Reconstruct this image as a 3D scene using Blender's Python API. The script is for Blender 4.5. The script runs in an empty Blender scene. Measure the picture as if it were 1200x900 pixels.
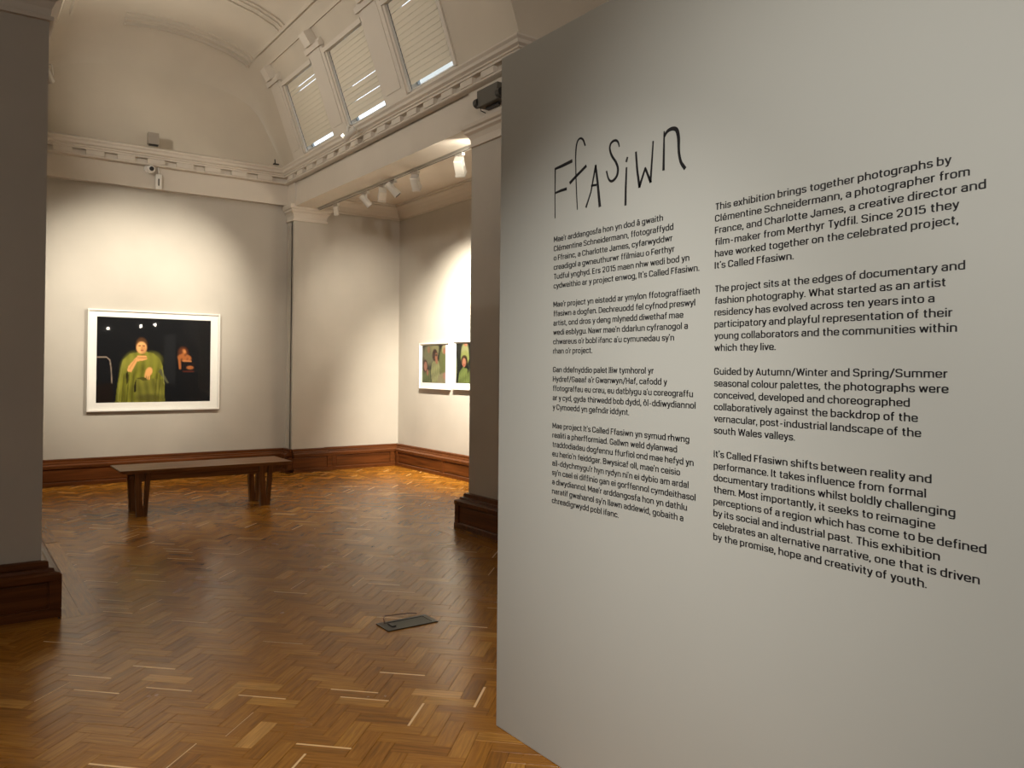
import bpy, math, random
import numpy as np
from mathutils import Vector, Matrix
random.seed(7)
C = bpy.context.scene.collection
PI = math.pi

# ------------------------------------------------------------------ camera
F_PX, YAW, PITCH, ROLL, CY = 944.08, .6156, -.0115, .0083, 420.5
fw = Vector((math.sin(YAW)*math.cos(PITCH), math.cos(YAW)*math.cos(PITCH), -math.sin(PITCH)))
r0 = Vector((math.cos(YAW), -math.sin(YAW), 0)); u0 = r0.cross(fw)
rt = r0*math.cos(ROLL)+u0*math.sin(ROLL); up = -r0*math.sin(ROLL)+u0*math.cos(ROLL)
cd = bpy.data.cameras.new('camera'); cam = bpy.data.objects.new('camera', cd); C.objects.link(cam)
cd.sensor_fit = 'HORIZONTAL'; cd.sensor_width = 36; cd.lens = 36*F_PX/1200
cd.shift_x = 0; cd.shift_y = (CY-450)/1200
cd.clip_start = .05; cd.clip_end = 100
m = Matrix((rt, up, -fw)).transposed().to_4x4(); m.translation = (0, 0, 1.5)
cam.matrix_world = m
bpy.context.scene.camera = cam

# ------------------------------------------------------------------ world: plain daylight, seen only through the clerestory windows
w = bpy.data.worlds.new('daylight'); bpy.context.scene.world = w; w.use_nodes = True
w.node_tree.nodes['Background'].inputs[0].default_value = (.74, .87, 1, 1)
w.node_tree.nodes['Background'].inputs[1].default_value = 3.0
vs = bpy.context.scene.view_settings
vs.view_transform = 'Standard'; vs.look = 'None'; vs.gamma = 1; vs.use_curve_mapping = False
vs.exposure = 0.0

# ------------------------------------------------------------------ lamp strengths (W) and colours
WARM = (1, .90, .74); SOFT = (1, .86, .72); COOL = (1, .95, .88)
P_PICTURE = 140; P_AISLE = 300; P_NICHE = 31; P_PANEL = 118; P_UP = 20; P_ROOM = 50

# ------------------------------------------------------------------ materials
def mat(name, col, rough=.6, metal=0, spec=.5, emit=None, estr=0):
    mt = bpy.data.materials.new(name); mt.use_nodes = True
    b = mt.node_tree.nodes['Principled BSDF']
    b.inputs['Base Color'].default_value = (*col, 1)
    b.inputs['Roughness'].default_value = rough; b.inputs['Metallic'].default_value = metal
    b.inputs['Specular IOR Level'].default_value = spec
    if emit:
        b.inputs['Emission Color'].default_value = (*emit, 1); b.inputs['Emission Strength'].default_value = estr
    return mt
def N(mt, t, **k):
    n = mt.node_tree.nodes.new(t)
    for a, v in k.items(): setattr(n, a, v)
    return n
def L(mt, a, b): mt.node_tree.links.new(a, b)
def paint(name, col, rough=.6, amt=.06, bump=.05, scale=60):
    mt = mat(name, col, rough); b = mt.node_tree.nodes['Principled BSDF']
    tc = N(mt, 'ShaderNodeTexCoord')
    n = N(mt, 'ShaderNodeTexNoise'); n.inputs['Scale'].default_value = 1.3; n.inputs['Detail'].default_value = 4
    L(mt, tc.outputs['Object'], n.inputs['Vector'])
    r = N(mt, 'ShaderNodeValToRGB')
    r.color_ramp.elements[0].position = .3; r.color_ramp.elements[1].position = .7
    r.color_ramp.elements[0].color = (*[c*(1-amt) for c in col], 1); r.color_ramp.elements[1].color = (*[min(1, c*(1+amt)) for c in col], 1)
    L(mt, n.outputs['Fac'], r.inputs['Fac']); L(mt, r.outputs['Color'], b.inputs['Base Color'])
    n2 = N(mt, 'ShaderNodeTexNoise'); n2.inputs['Scale'].default_value = scale; n2.inputs['Detail'].default_value = 3
    L(mt, tc.outputs['Object'], n2.inputs['Vector'])
    bp = N(mt, 'ShaderNodeBump'); bp.inputs['Strength'].default_value = bump; bp.inputs['Distance'].default_value = .004
    L(mt, n2.outputs['Fac'], bp.inputs['Height']); L(mt, bp.outputs['Normal'], b.inputs['Normal'])
    return mt
def wood(name, c1, c2, rough=.35, axis=0, scale=6):
    mt = mat(name, c1, rough); b = mt.node_tree.nodes['Principled BSDF']
    b.inputs['Specular IOR Level'].default_value = .32
    tc = N(mt, 'ShaderNodeTexCoord'); mp = N(mt, 'ShaderNodeMapping')
    sc = [scale*6]*3; sc[axis] = scale*.35
    mp.inputs['Scale'].default_value = sc
    L(mt, tc.outputs['Object'], mp.inputs['Vector'])
    n = N(mt, 'ShaderNodeTexNoise'); n.inputs['Scale'].default_value = 1; n.inputs['Detail'].default_value = 6; n.inputs['Distortion'].default_value = .6
    L(mt, mp.outputs['Vector'], n.inputs['Vector'])
    r = N(mt, 'ShaderNodeValToRGB')
    r.color_ramp.elements[0].position = .32; r.color_ramp.elements[1].position = .7
    r.color_ramp.elements[0].color = (*c1, 1); r.color_ramp.elements[1].color = (*c2, 1)
    L(mt, n.outputs['Fac'], r.inputs['Fac']); L(mt, r.outputs['Color'], b.inputs['Base Color'])
    return mt
M_WALL = paint('taupe_wall_paint', (.46, .43, .38), .65)
M_PANEL = paint('grey_panel_paint', (.475, .487, .452), .5, .02, .03, 90)
M_TRIM = paint('cream_plaster', (.62, .57, .50), .55, .04, .08, 30)
M_VAULT = paint('vault_plaster', (.56, .505, .42), .7, .05, .15, 12)
M_CEIL = paint('aisle_ceiling_paint', (.62, .56, .48), .7)
M_MAHOG = wood('dark_stained_skirting', (.062, .018, .004), (.15, .047, .012), .32, 0, 5)
M_MAHOGY = wood('dark_stained_skirting_side', (.062, .018, .004), (.15, .047, .012), .32, 1, 5)
M_OAK = wood('oiled_bench_oak', (.12, .045, .012), (.27, .115, .036), .36, 0, 7)
M_OAKV = wood('oiled_bench_oak_upright', (.11, .042, .011), (.25, .105, .032), .38, 2, 7)
M_WHITE = mat('white_lacquer', (.78, .76, .72), .35)
M_MAT = mat('white_mount_board', (.86, .85, .81), .8)
M_LAMP = mat('white_lamp_metal', (.62, .60, .55), .35)
M_DARK = mat('black_metal', (.018, .017, .016), .4)
M_GREY = mat('dark_grey_plastic', (.09, .085, .07), .5)
M_STEEL = mat('dark_steel_lid', (.05, .055, .045), .45, .5)
M_BOX = mat('taupe_box_paint', (.30, .265, .225), .6)
M_INK = mat('black_vinyl', (.012, .012, .014), .5)
M_BLIND = paint('beige_blind_slats', (.68, .63, .52), .45, .04)
M_FRAME = mat('window_frame_paint', (.45, .48, .50), .4)
M_LENS = mat('lit_lamp_lens', (1, .9, .7), .3, emit=(1, .86, .66), estr=12)
M_GLOW = mat('lit_lamp_disc', (1, .9, .7), .3, emit=(1, .92, .8), estr=60)
def glassy(name):
    mt = bpy.data.materials.new(name); mt.use_nodes = True; nt = mt.node_tree; nt.nodes.clear()
    o = N(mt, 'ShaderNodeOutputMaterial'); mx = N(mt, 'ShaderNodeMixShader'); t = N(mt, 'ShaderNodeBsdfTransparent')
    g = N(mt, 'ShaderNodeBsdfGlossy'); g.inputs['Roughness'].default_value = .02; fr = N(mt, 'ShaderNodeMapRange'); lw = N(mt, 'ShaderNodeLayerWeight'); lw.inputs['Blend'].default_value = .5; pw = N(mt, 'ShaderNodeMath', operation='POWER'); pw.inputs[1].default_value = 5
    L(mt, lw.outputs['Facing'], pw.inputs[0]); L(mt, pw.outputs[0], fr.inputs['Value']); fr.inputs['To Min'].default_value = .022; fr.inputs['To Max'].default_value = 1
    L(mt, fr.outputs[0], mx.inputs[0]); L(mt, t.outputs[0], mx.inputs[1]); L(mt, g.outputs[0], mx.inputs[2]); L(mt, mx.outputs[0], o.inputs[0])
    return mt
M_GLASS = glassy('picture_glass')
def print_mat():
    mt = mat('photographic_print', (.5, .5, .5), .6, spec=.1); b = mt.node_tree.nodes['Principled BSDF']
    a = N(mt, 'ShaderNodeAttribute'); a.attribute_name = 'ink'
    L(mt, a.outputs['Color'], b.inputs['Base Color']); return mt
M_PRINT = print_mat()
def parquet_mat():
    mt = mat('waxed_oak_parquet', (.3, .15, .05), .3, spec=.30); b = mt.node_tree.nodes['Principled BSDF']
    at = N(mt, 'ShaderNodeAttribute'); at.attribute_name = 'tone'
    uv = N(mt, 'ShaderNodeUVMap'); uv.uv_map = 'grain'
    mp = N(mt, 'ShaderNodeMapping'); mp.inputs['Scale'].default_value = (5, 70, 1); L(mt, uv.outputs['UV'], mp.inputs['Vector'])
    n = N(mt, 'ShaderNodeTexNoise'); n.inputs['Scale'].default_value = 1; n.inputs['Detail'].default_value = 5; n.inputs['Distortion'].default_value = .8
    L(mt, mp.outputs['Vector'], n.inputs['Vector'])
    r1 = N(mt, 'ShaderNodeValToRGB'); e = r1.color_ramp.elements
    e[0].position = 0; e[0].color = (.22, .082, .009, 1); e[1].position = 1; e[1].color = (.72, .40, .13, 1)
    k = e.new(.55); k.color = (.38, .158, .018, 1); k = e.new(.9); k.color = (.50, .24, .040, 1)
    L(mt, at.outputs['Fac'], r1.inputs['Fac'])
    r2 = N(mt, 'ShaderNodeValToRGB'); r2.color_ramp.elements[0].position = .3; r2.color_ramp.elements[1].position = .68
    r2.color_ramp.elements[0].color = (.60, .55, .50, 1); r2.color_ramp.elements[1].color = (1.1, 1.1, 1.1, 1)
    L(mt, n.outputs['Fac'], r2.inputs['Fac'])
    mx = N(mt, 'ShaderNodeMix', data_type='RGBA', blend_type='MULTIPLY'); mx.inputs[0].default_value = 1
    L(mt, r1.outputs['Color'], mx.inputs[6]); L(mt, r2.outputs['Color'], mx.inputs[7])
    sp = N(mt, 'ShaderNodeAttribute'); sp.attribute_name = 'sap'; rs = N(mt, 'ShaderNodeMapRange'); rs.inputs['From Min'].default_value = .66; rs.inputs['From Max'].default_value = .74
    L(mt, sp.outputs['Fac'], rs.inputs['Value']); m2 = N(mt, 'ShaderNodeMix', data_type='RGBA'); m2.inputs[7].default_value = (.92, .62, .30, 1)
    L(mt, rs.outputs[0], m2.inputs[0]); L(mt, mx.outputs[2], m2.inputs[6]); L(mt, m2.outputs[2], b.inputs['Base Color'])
    tc = N(mt, 'ShaderNodeNewGeometry'); n3 = N(mt, 'ShaderNodeTexNoise'); n3.inputs['Scale'].default_value = 2.2; n3.inputs['Detail'].default_value = 5
    L(mt, tc.outputs['Position'], n3.inputs['Vector'])
    mr = N(mt, 'ShaderNodeMapRange'); mr.inputs['To Min'].default_value = .17; mr.inputs['To Max'].default_value = .33
    L(mt, n3.outputs['Fac'], mr.inputs['Value']); L(mt, mr.outputs[0], b.inputs['Roughness'])
    bp = N(mt, 'ShaderNodeBump'); bp.inputs['Strength'].default_value = .12; bp.inputs['Distance'].default_value = .002
    L(mt, n.outputs['Fac'], bp.inputs['Height']); L(mt, bp.outputs['Normal'], b.inputs['Normal'])
    return mt
M_PARQUET = parquet_mat()
M_SUB = mat('dark_joint', (.05, .022, .009), .6)

# ------------------------------------------------------------------ mesh helpers
class MB:
    def __init__(s): s.v = []; s.f = []
    def add(s, vs, fs):
        o = len(s.v); s.v += [tuple(p) for p in vs]; s.f += [tuple(i+o for i in f) for f in fs]; return s
    def box(s, a, b, M=None):
        x0, y0, z0 = a; x1, y1, z1 = b
        vs = [Vector(p) for p in ((x0,y0,z0),(x1,y0,z0),(x1,y1,z0),(x0,y1,z0),(x0,y0,z1),(x1,y0,z1),(x1,y1,z1),(x0,y1,z1))]
        if M: vs = [M @ p for p in vs]
        return s.add(vs, [(0,3,2,1),(4,5,6,7),(0,1,5,4),(1,2,6,5),(2,3,7,6),(3,0,4,7)])
    def bar(s, p, q, w, d, side=Vector((1,0,0)), w2=None):
        p = Vector(p); q = Vector(q); ax = (q-p).normalized(); a = (side-ax*side.dot(ax)).normalized(); b = ax.cross(a)
        w2 = w2 or w; vs = []
        for c, ww in ((p, w), (q, w2)):
            for i, j in ((-1,-1),(1,-1),(1,1),(-1,1)): vs.append(c+a*i*ww/2+b*j*d/2)
        return s.add(vs, [(0,3,2,1),(4,5,6,7),(0,1,5,4),(1,2,6,5),(2,3,7,6),(3,0,4,7)])
    def tube(s, pts, r, n=12, cap=True):
        pts = [Vector(p) for p in pts]; rs = r if isinstance(r, (list, tuple)) else [r]*len(pts); rings = []; vs = []
        for i, p in enumerate(pts):
            t = (pts[min(i+1, len(pts)-1)]-pts[max(i-1, 0)]).normalized()
            a = t.cross(Vector((0,0,1)));
            if a.length < .05: a = t.cross(Vector((1,0,0)))
            a.normalize(); b = t.cross(a)
            for k in range(n):
                th = 2*PI*k/n; vs.append(p+(a*math.cos(th)+b*math.sin(th))*rs[i])
        fs = []
        for i in range(len(pts)-1):
            for k in range(n):
                k2 = (k+1) % n; fs.append((i*n+k, i*n+k2, (i+1)*n+k2, (i+1)*n+k))
        if cap: fs += [tuple(range(n))[::-1], tuple(range((len(pts)-1)*n, len(pts)*n))]
        return s.add(vs, fs)
    def build(s, name, material, parent=None, smooth=False, bevel=0):
        me = bpy.data.meshes.new(name); me.from_pydata(s.v, [], s.f); me.validate(); me.update()
        me.materials.append(material)
        if smooth:
            for p in me.polygons: p.use_smooth = True
        o = bpy.data.objects.new(name, me); C.objects.link(o)
        if parent is not None: o.parent = parent; o.matrix_parent_inverse = parent.matrix_basis.inverted() if parent.type == 'EMPTY' else Matrix()
        if bevel:
            b = o.modifiers.new('bevel', 'BEVEL'); b.width = bevel; b.segments = 2; b.limit_method = 'ANGLE'
        return o
def struct(o): o['kind'] = 'structure'; return o
def tag(o, label, cat, group=None):
    o['label'] = label; o['category'] = cat
    if group: o['group'] = group
    return o
def thing(name, loc, label, cat, group=None, rz=0):
    o = bpy.data.objects.new(name, None); C.objects.link(o); o.location = loc; o.rotation_euler = (0, 0, rz); o.empty_display_size = .1
    return tag(o, label, cat, group)
def local(o): return o      # children are built in world coordinates and keep them
def offset_path(path, off, closed):
    n = len(path); out = []
    for i in range(n):
        p = Vector(path[i]); a = b = None
        if closed or i > 0: a = (p-Vector(path[i-1])).normalized()
        if closed or i < n-1: b = (Vector(path[(i+1) % n])-p).normalized()
        na = Vector((-a.y, a.x)) if a else None; nb = Vector((-b.y, b.x)) if b else None
        if na is None: out.append(p+nb*off)
        elif nb is None: out.append(p+na*off)
        else:
            mm = na+nb; out.append(p+mm*(off/(1+na.dot(nb))))
    return out
def sweep(mb, path, prof, closed=False):       # prof: (offset to the left of the path, height)
    cols = [offset_path(path, o, closed) for o, z in prof]; n = len(path); k = len(prof)
    vs = [(*cols[j][i], prof[j][1]) for i in range(n) for j in range(k)]; fs = []
    for i in range(n if closed else n-1):
        i2 = (i+1) % n
        for j in range(k): fs.append((i*k+j, i*k+(j+1) % k, i2*k+(j+1) % k, i2*k+j))
    if not closed: fs += [tuple(range(k)), tuple(range((n-1)*k, n*k))[::-1]]
    return mb.add(vs, fs)

# ================================================================== SETTING
# plan: the vaulted bay lies between x=.5 and x=4.05, y=5.57..11.37; an aisle runs along x=4.33..5.75
XL, XR, XA = .5, 4.05, 5.75           # left wall, pier face, aisle wall
YF, YP0, YP1 = 11.37, 5.57, 6.41      # far wall, front and back of the piers
XB0, YB0 = -3.6, -9.0                 # rest of the gallery behind the camera
# floor: joint bed + parquet blocks further down
floor = struct(MB().box((XB0-.1, YB0-.1, -.12), (XA+.1, YF+.1, -.012)).build('floor', M_SUB))
walls = [
 ('wall_far', (XL-.1, YF, 0), (XR, YF+.15, 4.4)),
 ('wall_niche', (XR, 11.16, 0), (XA+.15, 11.5, 4.4)),
 ('wall_aisle', (XA, YB0, 0), (XA+.15, 11.16, 6.1)),
 ('wall_left', (XL-.4, YP0, 0), (XL, YF, 4.2)),
 ('wall_front_left', (XB0, YP0, 0), (XL-.4, YP0+.3, 6.1)),
 ('wall_back', (XB0, YB0-.15, 0), (XA, YB0, 6.1)),
 ('wall_outer_left', (XB0-.15, YB0, 0), (XB0, YP0, 6.1))]
for n, a, b in walls: struct(MB().box(a, b).build(n, M_WALL))
struct(MB().box((XB0, YB0, 6.0), (XA, YP0, 6.15)).build('ceiling_gallery', M_CEIL))
struct(MB().box((4.33, YP0, 3.97), (XA, 11.16, 4.1)).build('ceiling_aisle', M_CEIL))

# vault profile (right half), mirrored about XC
XC = (XL+XR)/2
half = [(4.0,4.33),(3.978,4.39),(3.82,4.83),(3.675,5.23),(3.60,5.40),(3.48,5.58),(3.30,5.72),(3.05,5.82),(2.75,5.89),(2.5,5.92),(XC,5.93)]
prof = half+[(2*XC-x, z) for x, z in half[-2::-1]]
WIN = [(9.50, 10.45), (8.05, 9.02), (6.60, 7.50)]
WZ0, WZ1 = 4.39, 5.23
ys = sorted({YP0, YF, *[y for ab in WIN for y in ab], *np.linspace(YP0, YF, 9).round(3).tolist()})
CV = .85
def cove_k(y):      # the crown of the vault curves down into the far wall
    if y <= YF-CV: return 1
    q_ = min(1, (y-(YF-CV))/CV); return 1-.34*(1-math.sqrt(max(0, 1-q_*q_)))
ys = sorted([y for y in ys if y <= YF-CV]+[10.45]*(10.45 not in ys)+[YF-CV+CV*math.sin(math.radians(a_)) for a_ in range(0, 91, 9)])
mb = MB(); K = len(prof)
vs_ = [(x, y, 4.33+(z-4.33)*cove_k(y)) for y in ys for x, z in prof]; fs_ = []
for i in range(len(ys)-1):
    ym = (ys[i]+ys[i+1])/2
    for j in range(K-1):
        zm = (prof[j][1]+prof[j+1][1])/2
        if j < 10 and WZ0 < zm < WZ1 and any(a < ym < b for a, b in WIN): continue
        fs_.append((i*K+j, i*K+j+1, (i+1)*K+j+1, (i+1)*K+j))
mb.add(vs_, fs_)
vault = struct(mb.build('ceiling', M_VAULT, smooth=True))
sm = vault.modifiers.new('edge', 'EDGE_SPLIT'); sm.split_angle = math.radians(40)
# lunette above the far wall and the arched wall at the near end of the vault
lun = [(x, 4.33+(z-4.33)*cove_k(YF)) for x, z in prof]
mb = MB(); mb.add([(x, YF-.005, z) for x, z in lun]+[(x, YF+.15, z) for x, z in lun], [tuple(range(K)), tuple(range(K, 2*K))[::-1]])
struct(mb.build('wall_lunette', M_VAULT))
mb = MB()
arch = [(4.0, 4.33)]+prof[1:-1]+[(2*XC-4.0, 4.33)]
outer = []
for x, z in arch:
    outer.append((x, 6.1))
n = len(arch)
for y in (YP0, YP0+.02): mb.add([(x, y, z) for x, z in arch]+[(x, y, z) for x, z in outer], [(i, i+1, n+i+1, n+i) for i in range(n-1)])
mb.box((4.0, YP0, 4.0), (XA, YP0+.25, 6.1)); mb.box((XL-.4, YP0, 4.2), (2*XC-4.0, YP0+.25, 6.1))
struct(mb.build('wall_arch', M_VAULT))

# beam over the right colonnade, the frieze and the entablature blocks
struct(MB().box((4.035, YP0, 3.76), (4.33, 11.2, 4.33)).build('trim_beam', M_TRIM))
struct(MB().box((.55, 11.27, 3.80), (4.01, YF, 4.33)).build('trim_frieze', M_TRIM))
mb = MB().box((4.01, 11.0, 3.79), (4.6, 11.3, 4.33)); struct(mb.build('trim_pilaster_block', M_TRIM))
mb = MB().box((4.01, YP0, 3.79), (4.86, YP1, 4.33)); struct(mb.build('trim_pier_block', M_TRIM))
struct(MB().box((XL-.1, YP0, 3.80), (.56, 11.27, 4.33)).build('trim_left_beam', M_TRIM))
# main cornice swept round the vault, with separate dentil blocks
CPROF = [(0,4.080),(.05,4.084),(.066,4.092),(.066,4.108),(.028,4.110),(.028,4.168),(.085,4.171),(.085,4.190),(.10,4.198),(.10,4.212),(.125,4.228),(.13,4.256),(.15,4.276),(.15,4.292),(0,4.345)]
def corn(name, path, dents, CP=CPROF):
    o = struct(sweep(MB(), path, CP).build(name, M_TRIM))
    for a, b in dents: MB().box(a, b).build('dentil', M_TRIM, o)
    return o
DZ0, DZ1 = 4.110, 4.170
dd = []
for k in range(-1, 9):
    x = 1.067+.3555*k
    if .66 < x and x+.205 < 3.9: dd.append(((x, 11.27-.075, DZ0), (x+.205, 11.25, DZ1)))
corn('trim_far_cornice', [(4.01, 11.27), (.56, 11.27)], dd)
dd = []
y = 6.595-.355*3
while y < 11.0:
    dd.append(((4.01-.075, y, DZ0), (4.01-.02, y+.205, DZ1))); y += .355
corn('trim_right_cornice', [(XA, YP0), (4.01, YP0), (4.01, 11.27)], dd)
corn('trim_left_cornice', [(.56, 11.27), (.56, YP0), (XB0, YP0)], [])
# capitals
CAP = [(0,3.565),(.022,3.568),(.022,3.592),(.008,3.60),(.012,3.64),(.03,3.68),(.055,3.70),(.055,3.722),(.075,3.735),(.085,3.765),(.085,3.80),(0,3.80)]
struct(MB().box((XR, YP0, 0), (4.8, YP1, 3.8)).build('wall_right_pier', M_WALL))
struct(sweep(MB(), [(XR, YP0), (XR, YP1), (4.8, YP1), (4.8, YP0)], CAP, True).build('trim_pier_capital', M_TRIM))
struct(MB().box((XR, 11.10, 0), (4.52, 11.2, 3.8)).build('wall_pilaster', M_WALL))
struct(sweep(MB(), [(4.52, 11.2), (4.52, 11.10), (XR, 11.10), (XR, YF)], CAP).build('trim_pilaster_capital', M_TRIM))
struct(sweep(MB(), [(XL, 6.6), (XL, YP0), (XB0, YP0)], CAP).build('trim_left_capital', M_TRIM))
# cove moulding at the aisle ceiling
COVE = [(0,3.76),(.012,3.762),(.012,3.785),(.03,3.80),(.05,3.85),(.085,3.90),(.13,3.93),(.13,3.95),(.16,3.955),(.16,3.975),(0,3.975)]
struct(sweep(MB(), [(XA, YP0), (XA, 11.16), (4.52, 11.16)], COVE).build('trim_aisle_cornice', M_TRIM))

# vault mouldings: longitudinal bands, transverse ribs, pilaster ribs between the windows, consoles
def arc_pts(z0, z1, side=1, off=0):
    pts = [p for p in half]; out = []
    dense = []
    for a, b in zip(pts[:-1], pts[1:]):
        for t in np.linspace(0, 1, 7)[:-1]: dense.append((a[0]+(b[0]-a[0])*t, a[1]+(b[1]-a[1])*t))
    dense.append(pts[-1])
    for i, (x, z) in enumerate(dense):
        if z0-1e-6 <= z <= z1+1e-6:
            a = dense[max(i-2, 0)]; b = dense[min(i+2, len(dense)-1)]
            tx, tz = b[0]-a[0], b[1]-a[1]; l = math.hypot(tx, tz) or 1
            nx, nz = -tz/l, tx/l     # inward: towards -x / -z
            if nx > 0 or nz > 0: nx, nz = (-abs(tz)/l, -abs(tx)/l)
            out.append((x+nx*off, z+nz*off))
    return out if side > 0 else [(2*XC-x, z) for x, z in out]
def rib(mb, outer_pts, inner_pts, y0, y1):
    n = len(outer_pts); vs = []
    for p, q in zip(outer_pts, inner_pts): vs += [(p[0], y0, p[1]), (p[0], y1, p[1]), (q[0], y1, q[1]), (q[0], y0, q[1])]
    fs = [(i*4+k, i*4+(k+1) % 4, (i+1)*4+(k+1) % 4, (i+1)*4+k) for i in range(n-1) for k in range(4)]
    fs += [(0,1,2,3), tuple(range((n-1)*4, n*4))[::-1]]
    return mb.add(vs, fs)
def full_arc(z0, off):
    a = arc_pts(z0, 9, 1, off); b = arc_pts(z0, 9, -1, off)
    return a+b[::-1][1:]
for yc, wdt in ((9.74, .26), (8.30, .26), (6.86, .26), (5.75, .2)):
    mb = MB(); z0 = 5.66
    rib(mb, full_arc(z0, -.01), full_arc(z0, .022), yc-wdt/2, yc+wdt/2)
    rib(mb, full_arc(z0, -.01), full_arc(z0, .042), yc-wdt/2+.05, yc-wdt/2+.09)
    rib(mb, full_arc(z0, -.01), full_arc(z0, .042), yc+wdt/2-.09, yc+wdt/2-.05)
    rib(mb, full_arc(z0, -.01), full_arc(z0, .030), yc-.015, yc+.015)
    struct(mb.build('trim_vault_rib', M_VAULT))
mb = MB()
for yc, wdt, h_ in ((10.93, .035, .03), (11.02, .03, .022), (10.84, .02, .018)):
    kk = cove_k(yc+.02); ring = lambda o_: [(x, 4.33+(z-4.33)*kk) for x, z in full_arc(5.66, o_) if 1.75 < x < 3.45]
    rib(mb, ring(-.03), ring(h_), yc-wdt/2, yc+wdt/2)
struct(mb.build('trim_cove_moulding', M_VAULT))
for side in (1, -1):
    for za, zb, off in ((5.63, 5.69, .03), (5.505, 5.56, .022)):
        mb = MB(); rib(mb, arc_pts(za, zb, side, -.01), arc_pts(za, zb, side, off), YP0+.02, 10.78)
        struct(mb.build('trim_vault_band', M_VAULT))
ribs = [(10.50, 10.86), (9.06, 9.46), (7.54, 8.01), (6.36, 6.55)]
for i, (a, b) in enumerate(ribs[:3]):
    mb = MB(); rib(mb, arc_pts(4.34, 5.40, 1, -.01), arc_pts(4.34, 5.40, 1, .035), a, b)
    rib(mb, arc_pts(4.40, 5.34, 1, 0), arc_pts(4.40, 5.34, 1, .042), a+.07, b-.07)
    o = struct(mb.build('trim_window_rib', M_TRIM))
    ym = (a+b)/2
    mb = MB(); rib(mb, arc_pts(5.36, 5.54, 1, -.02), arc_pts(5.36, 5.54, 1, .11), ym-.085, ym+.085); mb.build('console', M_TRIM, o)
    mb = MB(); rib(mb, arc_pts(5.30, 5.38, 1, -.01), arc_pts(5.30, 5.38, 1, .07), a-.02, b+.02); mb.build('abacus', M_TRIM, o)
# windows with reveal, glass; a slatted blind hangs in each
dirw = Vector((3.675-3.978, 0, WZ1-WZ0)); Lw = dirw.length; dw = dirw.normalized(); nw = Vector((-dw.z, 0, dw.x)); nw = Vector((-dw.z, 0, dw.x)) if -dw.z < 0 else -Vector((-dw.z, 0, dw.x))
def wp(s, y, d=0):    # point on the sloped window plane: s along the slope, d inward
    p = Vector((3.978, 0, WZ0))+dw*s+nw*d; p.y = y; return p
def wbox(mb, s0, s1, y0, y1, d0, d1):
    vs = [wp(s, y, d) for d in (d0, d1) for s, y in ((s0,y0),(s1,y0),(s1,y1),(s0,y1))]
    return mb.add(vs, [(0,3,2,1),(4,5,6,7),(0,1,5,4),(1,2,6,5),(2,3,7,6),(3,0,4,7)])
wl = ['slatted beige blind nearest the far wall, two slits of daylight near its top',
      'slatted beige blind in the middle window, slit of daylight across its lower half',
      'slatted beige blind in the vault window nearest the right pier']
for i, (a, b) in enumerate(WIN):
    mb = MB(); t = .13
    wbox(mb, -.02, 0, a-.02, b+.02, -t, 0); wbox(mb, Lw, Lw+.02, a-.02, b+.02, -t, 0)
    wbox(mb, 0, Lw, a-.02, a, -t, 0); wbox(mb, 0, Lw, b, b+.02, -t, 0)
    win = struct(mb.build('window_%d' % (i+1), M_TRIM))
    mb = MB()
    for s0, s1, y0, y1 in ((0,.03,a,b),(Lw-.04,Lw,a,b),(.03,.12,a,a+.03),(.03,.12,b-.03,b),(.12,Lw-.04,a,a+.11),(.12,Lw-.04,b-.10,b)): wbox(mb, s0, s1, y0, y1, -.125, -.095)
    mb.build('window_frame', M_FRAME, win)
    wbox(MB(), .03, Lw-.04, a+.03, b-.03, -.112, -.106).build('pane', M_GLASS, win)
    mb = MB(); wbox(mb, Lw+.0, Lw+.05, a-.03, b+.03, -.01, .045); wbox(mb, 0, Lw, a-.045, a-.001, -.01, .02); wbox(mb, 0, Lw, b+.001, b+.045, -.01, .02); mb.build('architrave', M_TRIM, win)
    bl = thing('window_blind', tuple(wp(0, (a+b)/2, -.03)), wl[i], 'blind', 'blinds in the vault windows')
    ns = 15; s0 = .060; step = (Lw-.01-s0)/ns
    slit = {0: {12: .55, 13: .45}, 1: {3: .35, 6: .6}, 2: {13: .6}}[i]
    for k in range(ns):
        mb = MB(); lo = s0+k*step; hi = lo+step+.004; tilt = .007
        cut = .007 if k in slit else 0
        vs = [wp(lo+cut, a+.045, -.012+tilt), wp(lo+cut, b-.03, -.012+tilt), wp(hi, b-.03, -.012), wp(hi, a+.045, -.012),
              wp(lo+cut, a+.045, -.016+tilt), wp(lo+cut, b-.03, -.016+tilt), wp(hi, b-.03, -.016), wp(hi, a+.045, -.016)]
        mb.add(vs, [(0,3,2,1),(4,5,6,7),(0,1,5,4),(1,2,6,5),(2,3,7,6),(3,0,4,7)])
        if cut:      # the slat below ends short of the slit
            pass
        mb.build('slat', M_BLIND, bl)
    mb = MB(); mb.tube([wp(.010, a+.04, -.01), wp(.010, b-.025, -.01)], .010, 8); mb.build('bottom_rail', M_WHITE, bl, smooth=True)
    for yy in (a+.036, b-.022): MB().tube([wp(.01, yy, -.008), wp(Lw-.01, yy, -.008)], .004, 6).build('guide_wire', M_DARK if yy > a+.1 else M_WHITE, bl)

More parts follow.
